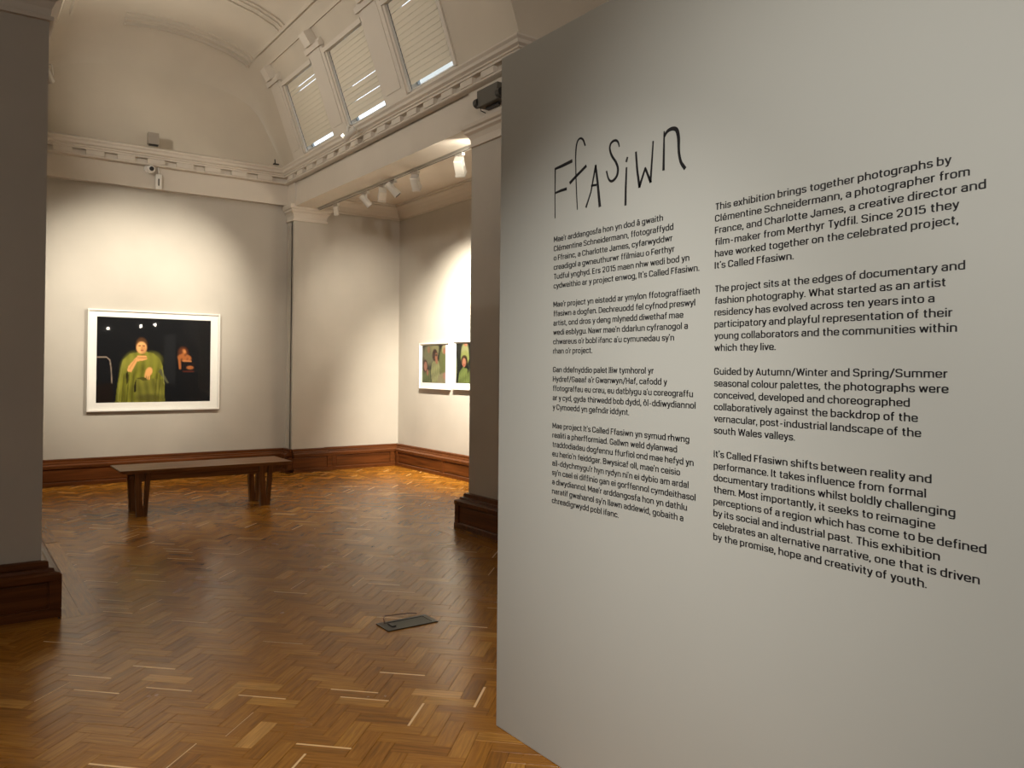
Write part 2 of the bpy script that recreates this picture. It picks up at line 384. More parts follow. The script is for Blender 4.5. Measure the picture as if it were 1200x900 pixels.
# skirting: plinth, cap moulding, recessed panels between stiles
def skirting(name, path, closed, runs):
    m0 = M_MAHOG
    root = struct(sweep(MB(), path, [(0,0),(.10,0),(.10,.046),(.094,.052),(.0,.052)], closed).build(name, m0))
    sweep(MB(), path, [(0,.052),(.082,.052),(.082,.222),(0,.222)], closed).build('backing', m0, root)
    sweep(MB(), path, [(0,.212),(.094,.212),(.10,.218),(.10,.252),(.086,.262),(.064,.268),(.060,.285),(.036,.290),(.034,.322),(.018,.328),(0,.328)], closed).build('cap_moulding', m0, root)
    for (ax, x0, x1, face, sgn) in runs:      # ax 0: run along x at y=face ; ax 1: run along y at x=face ; sgn: outward direction
        n = max(1, round((x1-x0)/1.35)); st = .065; wd = (x1-x0-st*(n+1))/n
        def bx(nm, a, b, z0, z1, o0, o1, mtl, bev=0):
            lo, hi = sorted((face+sgn*o0, face+sgn*o1))
            if ax == 0: return MB().box((a, lo, z0), (b, hi, z1)).build(nm, mtl, root, bevel=bev)
            return MB().box((lo, a, z0), (hi, b, z1)).build(nm, mtl, root, bevel=bev)
        mm = M_MAHOG if ax == 0 else M_MAHOGY
        for k in range(n+1): bx('stile', x0+k*(wd+st), x0+k*(wd+st)+st, .052, .214, .080, .0985, mm)
        for k in range(n): bx('panel', x0+st+k*(wd+st)+.010, x0+(k+1)*(wd+st)-.010, .062, .204, .080, .0885, mm, .003)
    return root
skirting('baseboard_far', [(XR, 11.10), (XR, YF), (XL, YF)], False, [(0, .62, 3.94, YF, -1), (1, 11.02, 11.26, XR, -1)])
skirting('baseboard_niche', [(XA, 11.16), (4.52, 11.16), (4.52, 11.10), (XR, 11.10)], False, [(0, 4.64, 5.64, 11.16, -1), (0, 3.96, 4.61, 11.10, -1)])
skirting('baseboard_aisle', [(XA, YB0), (XA, 11.16)], False, [(1, -1.2, 11.04, XA, -1)])
skirting('baseboard_pier', [(XR, YP0), (XR, YP1), (4.8, YP1), (4.8, YP0)], True, [(1, 5.48, 6.50, XR, -1), (0, 3.96, 4.89, YP1, 1), (0, 3.96, 4.89, YP0, -1), (1, 5.48, 6.50, 4.8, 1)])
skirting('baseboard_left', [(XL, YF), (XL, YP0), (XB0, YP0)], False, [(1, 5.48, 11.25, XL, 1), (0, XB0, .60, YP0, -1)])

# ------------------------------------------------------------------ herringbone parquet
BL, BW, GAP = .231, .077, .0010
def block_verts(cx, cy, ang, L_, W_, tiltx, tilty, dz):
    ca, sa = math.cos(ang), math.sin(ang); hl, hw = L_/2-GAP/2, W_/2-GAP/2; c = .0006; vs = []
    for (a, b, z) in ((-hl,-hw,-.012),(hl,-hw,-.012),(hl,hw,-.012),(-hl,hw,-.012),(-hl,-hw,-c),(hl,-hw,-c),(hl,hw,-c),(-hl,hw,-c),(-hl+c,-hw+c,0),(hl-c,-hw+c,0),(hl-c,hw-c,0),(-hl+c,hw-c,0)):
        zz = z+(a*tiltx+b*tilty+dz if z > -.01 else 0)
        vs.append((cx+a*ca-b*sa, cy+a*sa+b*ca, zz))
    return vs
BF = [(0,1,5,4),(1,2,6,5),(2,3,7,6),(3,0,4,7),(4,5,9,8),(5,6,10,9),(6,7,11,10),(7,4,8,11),(8,9,10,11)]
blocks = []
q = PI/4
ca, sa = math.cos(q), math.sin(q)
# classic herringbone in (p,q) coordinates: horizontal block at (k*W + j.., ...)
R4 = int(BL/BW+.5)
for i in range(-140, 240):
    for j in range(-60, 60):
        # pattern lattice: step (W, W) and (2L... ) ; each cell holds one block along p and one along q
        p0 = i*BW + j*BL; q0 = i*BW - j*BL
        for kind in (0, 1):
            if kind == 0: pc, qc, an = p0+BL/2, q0+BW/2, 0
            else: pc, qc, an = p0+BL+BW/2, q0+BW-BL/2, PI/2
            x = pc*ca-qc*sa; yv = pc*sa+qc*ca
            blocks.append((x+.03, yv+.02, an+q))
def in_poly(x, y):
    if x < .83: # border boards run along the left piers inside the bay and across in front of them
        return (y < 5.39 or x > .73)
    if 3.85 < x < 4.92 and 5.39 < y < 6.55: return False
    if y < -1.0: return False
    return x < 5.72 and y < 11.3
blocks = [b for b in blocks if in_poly(b[0], b[1]) and b[1] > -1.0 and b[0] > -2.6]
ca_, cb_ = math.tan(YAW), 0
def seen(x, y):
    v = Vector((x, y, -1.5)); d = v.dot(fw)
    if d <= .3: return 0
    u_ = 600+F_PX*v.dot(rt)/d; v_ = CY-F_PX*v.dot(up)/d
    if not (-5 < u_ < 1205 and -5 < v_ < 905): return 0
    if x > 1.9 and 1.917*y/x < 2.81: return 0
    return 1/d**3
blocks.sort(key=lambda b: -seen(b[0], b[1]))
def make_blocks(name, bl, parent, kind=None):
    V = []; Fc = []; tone = []; uvs = []; sap = []
    for (x, y, an, *rest) in bl:
        L_, W_ = (rest if rest else (BL, BW)); o = len(V)
        rr = random.random(); t = random.gauss(.50, .14) if rr < .965 else .85+random.random()*.12
        V += block_verts(x, y, an, L_, W_, random.gauss(0, .0014), random.gauss(0, .0035), random.uniform(-.0003, .0003)+(.0016 if rest else 0))
        Fc += [tuple(k+o for k in f) for f in BF]
        tone += [min(1, max(0, t))]*12
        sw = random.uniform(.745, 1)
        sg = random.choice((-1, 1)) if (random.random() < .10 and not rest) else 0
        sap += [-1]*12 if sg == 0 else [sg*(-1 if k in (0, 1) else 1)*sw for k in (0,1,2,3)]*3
        ox, oy = random.random()*9, random.random()*9
        hl, hw = L_/2, W_/2
        base = [(-hl,-hw),(hl,-hw),(hl,hw),(-hl,hw)]*3
        for f in BF: uvs += [(base[k][0]+ox, base[k][1]+oy) for k in f]
    me = bpy.data.meshes.new(name); me.from_pydata(V, [], Fc); me.update(); me.materials.append(M_PARQUET)
    at = me.attributes.new('tone', 'FLOAT', 'POINT'); at.data.foreach_set('value', tone)
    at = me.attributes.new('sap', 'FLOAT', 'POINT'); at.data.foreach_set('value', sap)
    uv = me.uv_layers.new(name='grain'); uv.data.foreach_set('uv', [c for p in uvs for c in p])
    o = bpy.data.objects.new(name, me); C.objects.link(o); o.parent = parent
    if kind: o['kind'] = kind
    return o
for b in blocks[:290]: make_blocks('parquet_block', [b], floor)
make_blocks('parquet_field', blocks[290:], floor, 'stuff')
border = []
def strip(x0, y0, x1, y1, wd, n):      # a row of boards end to end
    dx, dy = (x1-x0)/n, (y1-y0)/n
    for k in range(n): border.append((x0+dx*(k+.5), y0+dy*(k+.5), math.atan2(dy, dx), math.hypot(dx, dy), wd))
strip(.76, 5.42, .76, 11.28, .118, 5); strip(.645, 5.42, .645, 11.28, .108, 4); strip(.55, 5.6, .55, 11.28, .08, 4)
strip(-3.4, 5.36, .819, 5.36, .12, 3); strip(-3.4, 5.47, .58, 5.47, .10, 3)
for yy in (5.33, 6.60): strip(3.74, yy, 5.0, yy, .12, 1)
strip(3.80, 5.39, 3.80, 6.54, .12, 1); strip(3.91, 5.39, 3.91, 6.54, .1, 1); strip(4.93, 5.39, 4.93, 6.54, .14, 1)
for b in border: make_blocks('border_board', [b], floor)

# ================================================================== EXHIBITION PARTITION
PX = 1.917
panel = MB().box((PX, -1.3, 0), (PX+.32, 2.805, 2.81)).build('partition_wall', M_PANEL, bevel=.003)
tag(panel, 'freestanding grey partition wall printed with the exhibition title and two columns of text', 'partition')
STROKES = {'F': [[(2.432, 2.269, 0.0034), (2.433, 2.163, 0.0021), (2.431, 2.079, 0.0021)], [(2.432, 2.268, 0.0038), (2.384, 2.272, 0.0055), (2.333, 2.278, 0.0059)], [(2.428, 2.175, 0.0034), (2.396, 2.178, 0.0046), (2.364, 2.179, 0.005)]], 'f': [[(2.256, 2.32, 0.0029), (2.267, 2.342, 0.0034), (2.282, 2.352, 0.0034), (2.298, 2.347, 0.0034), (2.307, 2.324, 0.0034), (2.31, 2.275, 0.0027), (2.304, 2.162, 0.0025), (2.298, 2.091, 0.0021)], [(2.341, 2.198, 0.0055), (2.308, 2.215, 0.005), (2.251, 2.242, 0.005)]], 'A': [[(2.248, 2.092, 0.0038), (2.222, 2.142, 0.0029), (2.197, 2.232, 0.0042)], [(2.197, 2.233, 0.0042), (2.186, 2.172, 0.005), (2.173, 2.084, 0.0059)], [(2.219, 2.165, 0.0034), (2.194, 2.163, 0.0038)]], 'S': [[(2.073, 2.276, 0.0025), (2.08, 2.293, 0.0034), (2.095, 2.302, 0.0038), (2.115, 2.297, 0.0038), (2.122, 2.279, 0.0038), (2.111, 2.251, 0.0042), (2.089, 2.223, 0.0042), (2.079, 2.197, 0.0046), (2.086, 2.173, 0.0046), (2.109, 2.161, 0.0042), (2.127, 2.172, 0.0034), (2.138, 2.201, 0.0029)]], 'i': [[(2.032, 2.228, 0.0034), (2.037, 2.216, 0.0038)], [(2.036, 2.193, 0.0034), (2.039, 2.125, 0.0042), (2.04, 2.067, 0.0046)]], 'w': [[(1.99, 2.237, 0.0038), (1.983, 2.173, 0.0042), (1.972, 2.117, 0.005)], [(1.972, 2.117, 0.0046), (1.945, 2.174, 0.0034)], [(1.945, 2.174, 0.0038), (1.92, 2.124, 0.0046)], [(1.92, 2.124, 0.0042), (1.914, 2.193, 0.0034), (1.909, 2.256, 0.0029)]], 'n': [[(1.859, 2.277, 0.0025), (1.86, 2.215, 0.0038), (1.861, 2.153, 0.0046)], [(1.858, 2.262, 0.0042), (1.844, 2.275, 0.005), (1.822, 2.278, 0.0059), (1.804, 2.269, 0.0063), (1.796, 2.242, 0.0059), (1.794, 2.196, 0.0046), (1.785, 2.162, 0.005), (1.769, 2.14, 0.0055)]]}
TH = .0006
def catmull(pts, n=6):
    P = [pts[0]]+list(pts)+[pts[-1]]; out = []
    for i in range(1, len(P)-2):
        a, b, c, d = [np.array(P[k]) for k in (i-1, i, i+1, i+2)]
        for t in np.linspace(0, 1, n, endpoint=False):
            out.append(.5*((2*b)+(-a+c)*t+(2*a-5*b+4*c-d)*t*t+(-a+3*b-3*c+d)*t**3))
    out.append(np.array(P[-2])); return out
for ch, ss in STROKES.items():
    mb = MB()
    for s in ss:
        pts = catmull(s) if len(s) > 3 else [np.array(p) for p in s]
        vs = []
        for i, p in enumerate(pts):
            t = pts[min(i+1, len(pts)-1)][:2]-pts[max(i-1, 0)][:2]; t = t/np.hypot(*t); nrm = np.array((-t[1], t[0])); w_ = p[2]*1.12
            c = p[:2]+(t*w_*.6 if i == len(pts)-1 else -t*w_*.6 if i == 0 else 0)
            a, b = c+nrm*w_, c-nrm*w_
            vs += [(PX-TH, *a), (PX-TH, *b), (PX, *b), (PX, *a)]
        n = len(pts)
        fs = [(i*4+k, i*4+(k+1) % 4, (i+1)*4+(k+1) % 4, (i+1)*4+k) for i in range(n-1) for k in range(4)]+[(0,1,2,3), tuple(range((n-1)*4, n*4))[::-1]]
        mb.add(vs, fs)
    mb.build('title_letter', M_INK, panel)
EN = [["This exhibition brings together photographs by", "Clémentine Schneidermann, a photographer from", "France, and Charlotte James, a creative director and", "film-maker from Merthyr Tydfil. Since 2015 they", "have worked together on the celebrated project,", "It’s Called Ffasiwn."],
 ["The project sits at the edges of documentary and", "fashion photography. What started as an artist", "residency has evolved across ten years into a", "participatory and playful representation of their", "young collaborators and the communities within", "which they live."],
 ["Guided by Autumn/Winter and Spring/Summer", "seasonal colour palettes, the photographs were", "conceived, developed and choreographed", "collaboratively against the backdrop of the", "vernacular, post-industrial landscape of the", "south Wales valleys."],
 ["It’s Called Ffasiwn shifts between reality and", "performance. It takes influence from formal", "documentary traditions whilst boldly challenging", "them. Most importantly, it seeks to reimagine", "perceptions of a region which has come to be defined", "by its social and industrial past. This exhibition", "celebrates an alternative narrative, one that is driven", "by the promise, hope and creativity of youth."]]
ENW = [0.705, 0.746, 0.781, 0.723, 0.721, 0.279, 0.736, 0.694, 0.666, 0.71, 0.718, 0.221, 0.699, 0.699, 0.607, 0.627, 0.635, 0.285, 0.66, 0.647, 0.715, 0.669, 0.783, 0.68, 0.769, 0.649]
CYM = [["Mae’r arddangosfa hon yn dod â gwaith", "Clémentine Schneidermann, ffotograffydd", "o Ffrainc, a Charlotte James, cyfarwyddwr", "creadigol a gwneuthurwr ffilmiau o Ferthyr", "Tudful ynghyd. Ers 2015 maen nhw wedi bod yn", "cydweithio ar y project enwog, It’s Called Ffasiwn."],
 ["Mae’r project yn eistedd ar ymylon ffotograffiaeth", "ffasiwn a dogfen. Dechreuodd fel cyfnod preswyl", "artist, ond dros y deng mlynedd diwethaf mae", "wedi esblygu. Nawr mae’n ddarlun cyfranogol a", "chwareus o’r bobl ifanc a’u cymunedau sy’n", "rhan o’r project."],
 ["Gan ddefnyddio palet lliw tymhorol yr", "Hydref/Gaeaf a’r Gwanwyn/Haf, cafodd y", "ffotograffau eu creu, eu datblygu a’u coreograffu", "ar y cyd, gyda thirwedd bob dydd, ôl-ddiwydiannol", "y Cymoedd yn gefndir iddynt."],
 ["Mae project It’s Called Ffasiwn yn symud rhwng", "realiti a pherfformiad. Gallwn weld dylanwad", "traddodiadau dogfennu ffurfiol ond mae hefyd yn", "eu herio’n feiddgar. Bwysicaf oll, mae’n ceisio", "ail-ddychmygu’r hyn rydyn ni’n ei dybio am ardal", "sy’n cael ei diffinio gan ei gorffennol cymdeithasol", "a diwydiannol. Mae’r arddangosfa hon yn dathlu", "naratif gwahanol sy’n llawn addewid, gobaith a", "chreadigrwydd pobl ifanc."]]
CYW = [0.575, 0.621, 0.62, 0.629, 0.69, 0.731, 0.733, 0.715, 0.666, 0.685, 0.627, 0.228, 0.539, 0.598, 0.708, 0.719, 0.422, 0.694, 0.643, 0.712, 0.656, 0.692, 0.721, 0.686, 0.671, 0.373]
# a plain squared grotesque drawn as stroked centre lines (units: cap height = 1)
HW, XT, XB, CT = .071, .676, .064, .936      # half stroke, x-height line, base line, cap line
w_ = .40
def g(*st): return st
GL = {
'a': g((.15,[(.02,.54),(.02,XT),(.37,XT),(.37,0)]), (.15,[(.37,.40),(0,.40),(0,XB),(.37,XB)])),
'b': g((0,[(0,0),(0,1.05)]), (.18,[(0,XT),(w_,XT),(w_,XB),(0,XB)])), 'c': g((.18,[(w_-.01,.50),(w_-.01,XT),(0,XT),(0,XB),(w_-.01,XB),(w_-.01,.24)])),
'd': g((0,[(w_,0),(w_,1.05)]), (.18,[(w_,XT),(0,XT),(0,XB),(w_,XB)])), 'e': g((0,[(0,.36),(w_,.36)]), (.18,[(w_,.33),(w_,XT),(0,XT),(0,XB),(w_,XB),(w_,.20)])),
'f': g((.13,[(.29,.99),(.10,.99),(.10,0)]), (0,[(-.02,XT),(.27,XT)])), 'g': g((.14,[(w_,.74),(w_,-.20),(.02,-.20),(.02,-.12)]), (.18,[(w_,XT),(0,XT),(0,XB),(w_,XB)])),
'h': g((0,[(0,0),(0,1.05)]), (.18,[(0,XT),(w_,XT),(w_,0)])), 'i': g((0,[(0,0),(0,.74)]), (0,[(0,.88),(0,1.02)])), 'j': g((.1,[(.1,.74),(.1,-.20),(-.04,-.20)]), (0,[(.1,.88),(.1,1.02)])),
'k': g((0,[(0,0),(0,1.05)]), (0,[(.36,.74),(.02,.29)]), (0,[(.13,.43),(.38,0)])), 'l': g((0,[(0,0),(0,1.05)])),
'm': g((0,[(0,0),(0,.74)]), (.16,[(0,XT),(.35,XT),(.35,0)]), (.16,[(.35,XT),(.70,XT),(.70,0)])), 'n': g((0,[(0,0),(0,.74)]), (.18,[(0,XT),(w_,XT),(w_,0)])),
'o': g((.19,[(w_/2,XT),(0,XT),(0,XB),(w_,XB),(w_,XT),(w_/2,XT)])), 'p': g((0,[(0,-.24),(0,.74)]), (.18,[(0,XT),(w_,XT),(w_,XB),(0,XB)])),
'q': g((0,[(w_,-.24),(w_,.74)]), (.18,[(w_,XT),(0,XT),(0,XB),(w_,XB)])), 'r': g((0,[(0,0),(0,.74)]), (.16,[(0,.5),(0,XT),(.25,XT)])),
's': g((.13,[(.35,.55),(.35,XT),(.01,XT),(.01,.39),(.36,.35),(.36,XB),(0,XB),(0,.20)])), 't': g((.13,[(.10,.92),(.10,XB),(.28,XB)]), (0,[(-.02,XT),(.27,XT)])),
'u': g((.18,[(0,.74),(0,XB),(w_,XB)]), (0,[(w_,0),(w_,.74)])), 'v': g((0,[(0,.74),(.20,.03)]), (0,[(.20,.03),(.40,.74)])),
'w': g((0,[(0,.74),(.16,.03)]), (0,[(.16,.03),(.32,.70)]), (0,[(.32,.70),(.48,.03)]), (0,[(.48,.03),(.64,.74)])), 'x': g((0,[(0,.74),(.38,0)]), (0,[(.38,.74),(0,0)])),
'y': g((0,[(0,.74),(.20,.06)]), (.1,[(.40,.74),(.15,-.20),(0,-.20)])), 'z': g((0,[(0,XT),(.36,XT),(0,XB),(.36,XB)])),
'A': g((0,[(0,0),(.25,.98)]), (0,[(.25,.98),(.50,0)]), (0,[(.09,.30),(.41,.30)])), 'B': g((0,[(0,0),(0,1)]), (.17,[(0,CT),(.42,CT),(.42,.53),(0,.53)]), (.17,[(0,.53),(.45,.53),(.45,XB),(0,XB)])),
'C': g((.2,[(.46,.68),(.46,CT),(0,CT),(0,XB),(.46,XB),(.46,.32)])), 'D': g((0,[(0,0),(0,1)]), (.22,[(0,CT),(.46,CT),(.46,XB),(0,XB)])),
'E': g((0,[(0,0),(0,1)]), (0,[(0,CT),(.40,CT)]), (0,[(0,.51),(.36,.51)]), (0,[(0,XB),(.40,XB)])), 'F': g((0,[(0,0),(0,1)]), (0,[(0,CT),(.40,CT)]), (0,[(0,.49),(.35,.49)])),
'G': g((.2,[(.46,.72),(.46,CT),(0,CT),(0,XB),(.46,XB),(.46,.47),(.25,.47)])), 'H': g((0,[(0,0),(0,1)]), (0,[(.46,0),(.46,1)]), (0,[(0,.51),(.46,.51)])),
'I': g((0,[(0,0),(0,1)])), 'J': g((.18,[(.36,1),(.36,XB),(0,XB),(0,.30)])), 'M': g((0,[(0,0),(0,1)]), (0,[(.58,0),(.58,1)]), (0,[(.01,.97),(.29,.22)]), (0,[(.29,.22),(.57,.97)])),
'N': g((0,[(0,0),(0,1)]), (0,[(.46,0),(.46,1)]), (0,[(.01,.97),(.45,.03)])), 'S': g((.18,[(.45,.74),(.45,CT),(0,CT),(0,.54),(.46,.49),(.46,XB),(0,XB),(0,.26)])),
'T': g((0,[(.24,0),(.24,1)]), (0,[(0,CT),(.48,CT)])), 'W': g((0,[(0,1),(.19,.03)]), (0,[(.19,.03),(.39,.95)]), (0,[(.39,.95),(.59,.03)]), (0,[(.59,.03),(.78,1)])),
'0': g((.2,[(.22,CT),(0,CT),(0,XB),(.44,XB),(.44,CT),(.22,CT)])), '1': g((0,[(.16,0),(.16,1)]), (0,[(.16,.95),(0,.80)])), '2': g((.17,[(0,.72),(0,CT),(.42,CT),(.42,.55),(.03,.10)]), (0,[(0,XB),(.45,XB)])),
'5': g((0,[(.42,CT),(.05,CT)]), (0,[(.05,CT),(.02,.52)]), (.17,[(.02,.56),(.43,.60),(.43,XB),(0,XB),(0,.24)])),
'.': g((0,[(0,0),(0,.135)])), ',': g((0,[(.03,.135),(-.02,-.17)])), '-': g((0,[(0,.38),(.26,.38)])), '/': g((0,[(0,-.1),(.34,1.05)])), '’': g((0,[(.03,1.05),(0,.80)]))}
GL['é'] = GL['e']+g((0,[(.17,.84),(.28,1.03)])); GL['â'] = GL['a']+g((0,[(.06,.84),(.18,1.0)]), (0,[(.18,1.0),(.30,.84)])); GL['ô'] = GL['o']+g((0,[(.08,.84),(.20,1.0)]), (0,[(.20,1.0),(.32,.84)]))
def fillet(pts, r):
    pts = [np.array(p, float) for p in pts]; out = [pts[0]]
    for i in range(1, len(pts)-1):
        a, b, c = pts[i-1], pts[i], pts[i+1]; la, lc = np.hypot(*(a-b)), np.hypot(*(c-b))
        f = .5 if 1 < i < len(pts)-2 else .98; k = min(r, la*(f if i > 1 else .98), lc*(f if i < len(pts)-2 else .98))
        if k < 1e-3: out.append(b); continue
        p, q = b+(a-b)/la*k, b+(c-b)/lc*k
        for t in (0, .25, .5, .75, 1):     # a squarish superelliptic corner
            out.append((1-t)**2*p+2*t*(1-t)*b+t*t*q)
    out.append(pts[-1]); return out
AFTER = {'r': .10, 'f': .08, 't': .06, 'F': .10, 'T': .09, 'y': .06, 'v': .06, 'w': .05, 'k': .05, 'x': .05, 'W': .05, '’': .04, 'c': .03, 'e': .02, 'o': .02, 'a': 0, 's': .03, 'j': 0, '/': .06, 'A': .05}
BEFORE = {'t': .07, 'f': .06, 'y': .06, 'v': .06, 'w': .05, 'x': .05, 'j': .06, 'o': .02, 'e': .02, 'c': .02, 'g': .01, 'd': .02, 's': .03, 'a': .03, '’': .06, '.': .03, ',': .05, '/': .06}
def set_line(mb, s, width, y0, z, size):
    x = 0; pen = []; prev = ' '
    for ch in s:
        if ch == ' ': x += .46-AFTER.get(prev, 0); prev = ch; continue
        gl = GL[ch]; xs = [p[0] for st in gl for p in st[1]]
        if prev != ' ': x += .245-AFTER.get(prev, 0)-BEFORE.get(ch, 0)
        pen.append((x-min(0, min(xs)), gl)); x += max(xs)-min(0, min(xs)); prev = ch
    sx = width/(x+2*HW)
    for gx, gl in pen:
        for r, pts in gl:
            P = fillet(pts, r) if r else [np.array(p, float) for p in pts]; n = len(P); vs = []
            for i in range(n):
                t0 = P[i]-P[i-1] if i else P[1]-P[0]; t1 = P[i+1]-P[i] if i < n-1 else P[-1]-P[-2]
                t0 = t0/(np.hypot(*t0)+1e-9); t1 = t1/(np.hypot(*t1)+1e-9); nn = np.array((-(t0+t1)[1], (t0+t1)[0])); nn = nn/(nn.dot(nn)+1e-9)*2*HW
                if np.hypot(*nn) > HW*2.5: nn *= HW*2.5/np.hypot(*nn)
                for q in (P[i]+nn, P[i]-nn): vs.append((PX-TH, y0-(gx+q[0]+HW)*sx, z+q[1]*size))
            vs += [(PX, v[1], v[2]) for v in vs]; m2 = 2*n
            fs = [(2*i, 2*i+1, 2*i+3, 2*i+2) for i in range(n-1)]+[(2*i, 2*i+2, 2*i+2+m2, 2*i+m2) for i in range(n-1)]+[(2*i+3, 2*i+1, 2*i+1+m2, 2*i+3+m2) for i in range(n-1)]
            mb.add(vs, fs)
    return sx/size
def column(paras, widths, y0, size):
    i = row = 0
    for para in paras:
        mb = MB()
        for line in para:
            k = set_line(mb, line, widths[i], y0, 1.986-.03575*row, size); i += 1; row += 1
        mb.build('text_paragraph', M_INK, panel)
        row += 1
column(EN, ENW, 1.645, .0205); column(CYM, CYW, 2.437, .0205)

# ================================================================== PICTURES
def raster(w_, h_, bg):
    im = np.zeros((h_, w_, 3)); im[:] = bg
    X, Y = np.meshgrid((np.arange(w_)+.5)/w_, (np.arange(h_)+.5)/h_); return im, X, Y
def ell(im, X, Y, cx, cy, rx, ry, col, rot=0, soft=.12, a=1.):
    c, s = math.cos(rot), math.sin(rot); dx, dy = X-cx, Y-cy
    d = np.sqrt(((dx*c+dy*s)/rx)**2+((-dx*s+dy*c)/ry)**2); k = np.clip((1+soft/2-d)/soft, 0, 1)[..., None]*a
    im[:] = im*(1-k)+np.array(col)*k
def poly(im, X, Y, pts, col, fold=0, ph=0):
    ins = np.zeros(X.shape, bool); n = len(pts)
    for i in range(n):
        x1, y1 = pts[i]; x2, y2 = pts[(i+1) % n]
        if y1 == y2: continue
        cnd = ((y1 > Y) != (y2 > Y)) & (X < (x2-x1)*(Y-y1)/(y2-y1)+x1); ins ^= cnd
    c = np.array(col)[None, None]*np.ones(im.shape)
    if fold: c = c*(1+fold*np.sin(X*95+np.sin(Y*9+ph)*1.5+ph))[..., None]*(1+.15*np.sin(Y*23+X*11))[..., None]
    im[ins] = c[ins]
def seg(im, X, Y, pts, r, col, asp=1.3):
    for (x1, y1), (x2, y2) in zip(pts[:-1], pts[1:]):
        dx, dy = (x2-x1)*asp, y2-y1; t = np.clip((((X-x1)*asp)*dx+(Y-y1)*dy)/(dx*dx+dy*dy+1e-9), 0, 1)
        d = np.hypot((X-x1)*asp-t*dx, Y-y1-t*dy); k = np.clip((r-d)/r*2, 0, 1)[..., None]; im[:] = im*(1-k)+np.array(col)*k
def print_mesh(im, place, parent):       # place(u, v) -> world point, v down
    h_, w_, _ = im.shape; V = [tuple(place((i)/(w_-1), (j)/(h_-1))) for j in range(h_) for i in range(w_)]
    Fc = [(j*w_+i, (j+1)*w_+i, (j+1)*w_+i+1, j*w_+i+1) for j in range(h_-1) for i in range(w_-1)]
    mb = MB(); mb.v = V; mb.f = Fc; o = mb.build('photographic_print', M_PRINT, parent)
    at = o.data.color_attributes.new('ink', 'FLOAT_COLOR', 'POINT')
    at.data.foreach_set('color', np.concatenate([im.reshape(-1, 3), np.ones((w_*h_, 1))], 1).ravel())
    return o
def big_print():
    im, X, Y = raster(170, 130, (.006, .0065, .008)); P = lambda x, y: ((x-162)/853, (y-128-(x-162)*.038)/(647-(x-162)*.04))
    q = lambda pts: [P(*p) for p in pts]
    G = (.165, .165, .020)
    poly(im, X, Y, q([(655,270),(740,260),(740,640),(655,640)]), (.012, .013, .015))  # faint grey upright: a reflection painted into the print
    poly(im, X, Y, q([(165,640),(280,620),(290,775),(165,775)]), (.010, .006, .005))
    seg(im, X, Y, q([(165,433),(235,433),(258,455),(268,520),(274,625)]), .008, (.28, .22, .17))
    poly(im, X, Y, q([(455,398),(400,408),(350,455),(328,530),(315,620),(298,780),(662,780),(660,690),(655,600),(642,500),(618,448),(575,408),(520,395)]), G, .30)
    poly(im, X, Y, q([(628,520),(690,628),(676,632),(610,545)]), (.09, .09, .05))
    ell(im, X, Y, *P(405,480), .065, .12, (.27, .27, .045), .3, .8, .6); ell(im, X, Y, *P(560,460), .08, .09, (.26, .26, .04), 0, .8, .6)
    poly(im, X, Y, q([(385,540),(398,600),(380,640),(372,560)]), (.02, .018, .006))
    poly(im, X, Y, q([(445,590),(640,600),(660,780),(445,780)]), (.17, .165, .028), .2, 2)
    poly(im, X, Y, q([(452,590),(520,580),(560,600),(500,612)]), (.07, .065, .012))
    poly(im, X, Y, q([(446,600),(450,690),(436,700),(430,655)]), (.008, .007, .004))
    ell(im, X, Y, *P(540,740), .12, .045, (.05, .045, .012), 0, .9, .7)
    SK = (.72, .36, .13)
    poly(im, X, Y, q([(384,540),(386,505),(420,465),(455,425),(520,425),(528,448),(500,460),(452,466),(412,548)]), SK)
    ell(im, X, Y, *P(540,545), .030, .055, SK, .2, .3); seg(im, X, Y, q([(528,570),(530,598)]), .009, SK); seg(im, X, Y, q([(545,570),(543,600)]), .009, SK); seg(im, X, Y, q([(515,560),(514,585)]), .009, SK)
    ell(im, X, Y, *P(484,340), .049, .080, (.09, .04, .015), 0, .3); ell(im, X, Y, *P(484,364), .044, .070, (.80, .42, .16), 0, .3)
    ell(im, X, Y, *P(498,380), .024, .05, (.45, .20, .07), 0, .7, .6); ell(im, X, Y, *P(470,350), .012, .01, (.25, .1, .04)); ell(im, X, Y, *P(500,350), .012, .01, (.25, .1, .04)); ell(im, X, Y, *P(488,385), .014, .008, (.35, .1, .05))
    D = (.36, .12, .035)
    ell(im, X, Y, *P(798,402), .045, .066, (.10, .03, .012), 0, .5); ell(im, X, Y, *P(803,402), .022, .042, D, 0, .3)
    ell(im, X, Y, *P(808,442), .062, .045, D, .2, .3); seg(im, X, Y, q([(768,440),(775,520)]), .018, D); seg(im, X, Y, q([(800,465),(858,468)]), .012, (.5, .2, .07))
    poly(im, X, Y, q([(790,475),(895,480),(890,520),(800,530)]), (.012, .008, .008)); ell(im, X, Y, *P(852,516), .032, .022, D, 0, .4); seg(im, X, Y, q([(800,545),(880,545)]), .010, (.10, .02, .012))
    for x_, y_, a_ in ((792,398,.8),(815,420,.6),(785,455,.7),(830,452,.4)): ell(im, X, Y, *P(x_, y_), .010, .016, (.06, .018, .008), .3, .9, a_)
    ell(im, X, Y, *P(806,396), .013, .02, (.55, .22, .07), 0, .8, .8)
    seg(im, X, Y, q([(455,438),(520,440)]), .004, (.30, .12, .04)); seg(im, X, Y, q([(400,520),(440,455)]), .004, (.45, .2, .07)); seg(im, X, Y, q([(484,362),(488,376)]), .005, (.5, .22, .08))
    for x_ in (360, 395, 430, 600, 625): seg(im, X, Y, q([(x_, 560),(x_-14, 770)]), .008, (.09, .088, .012))
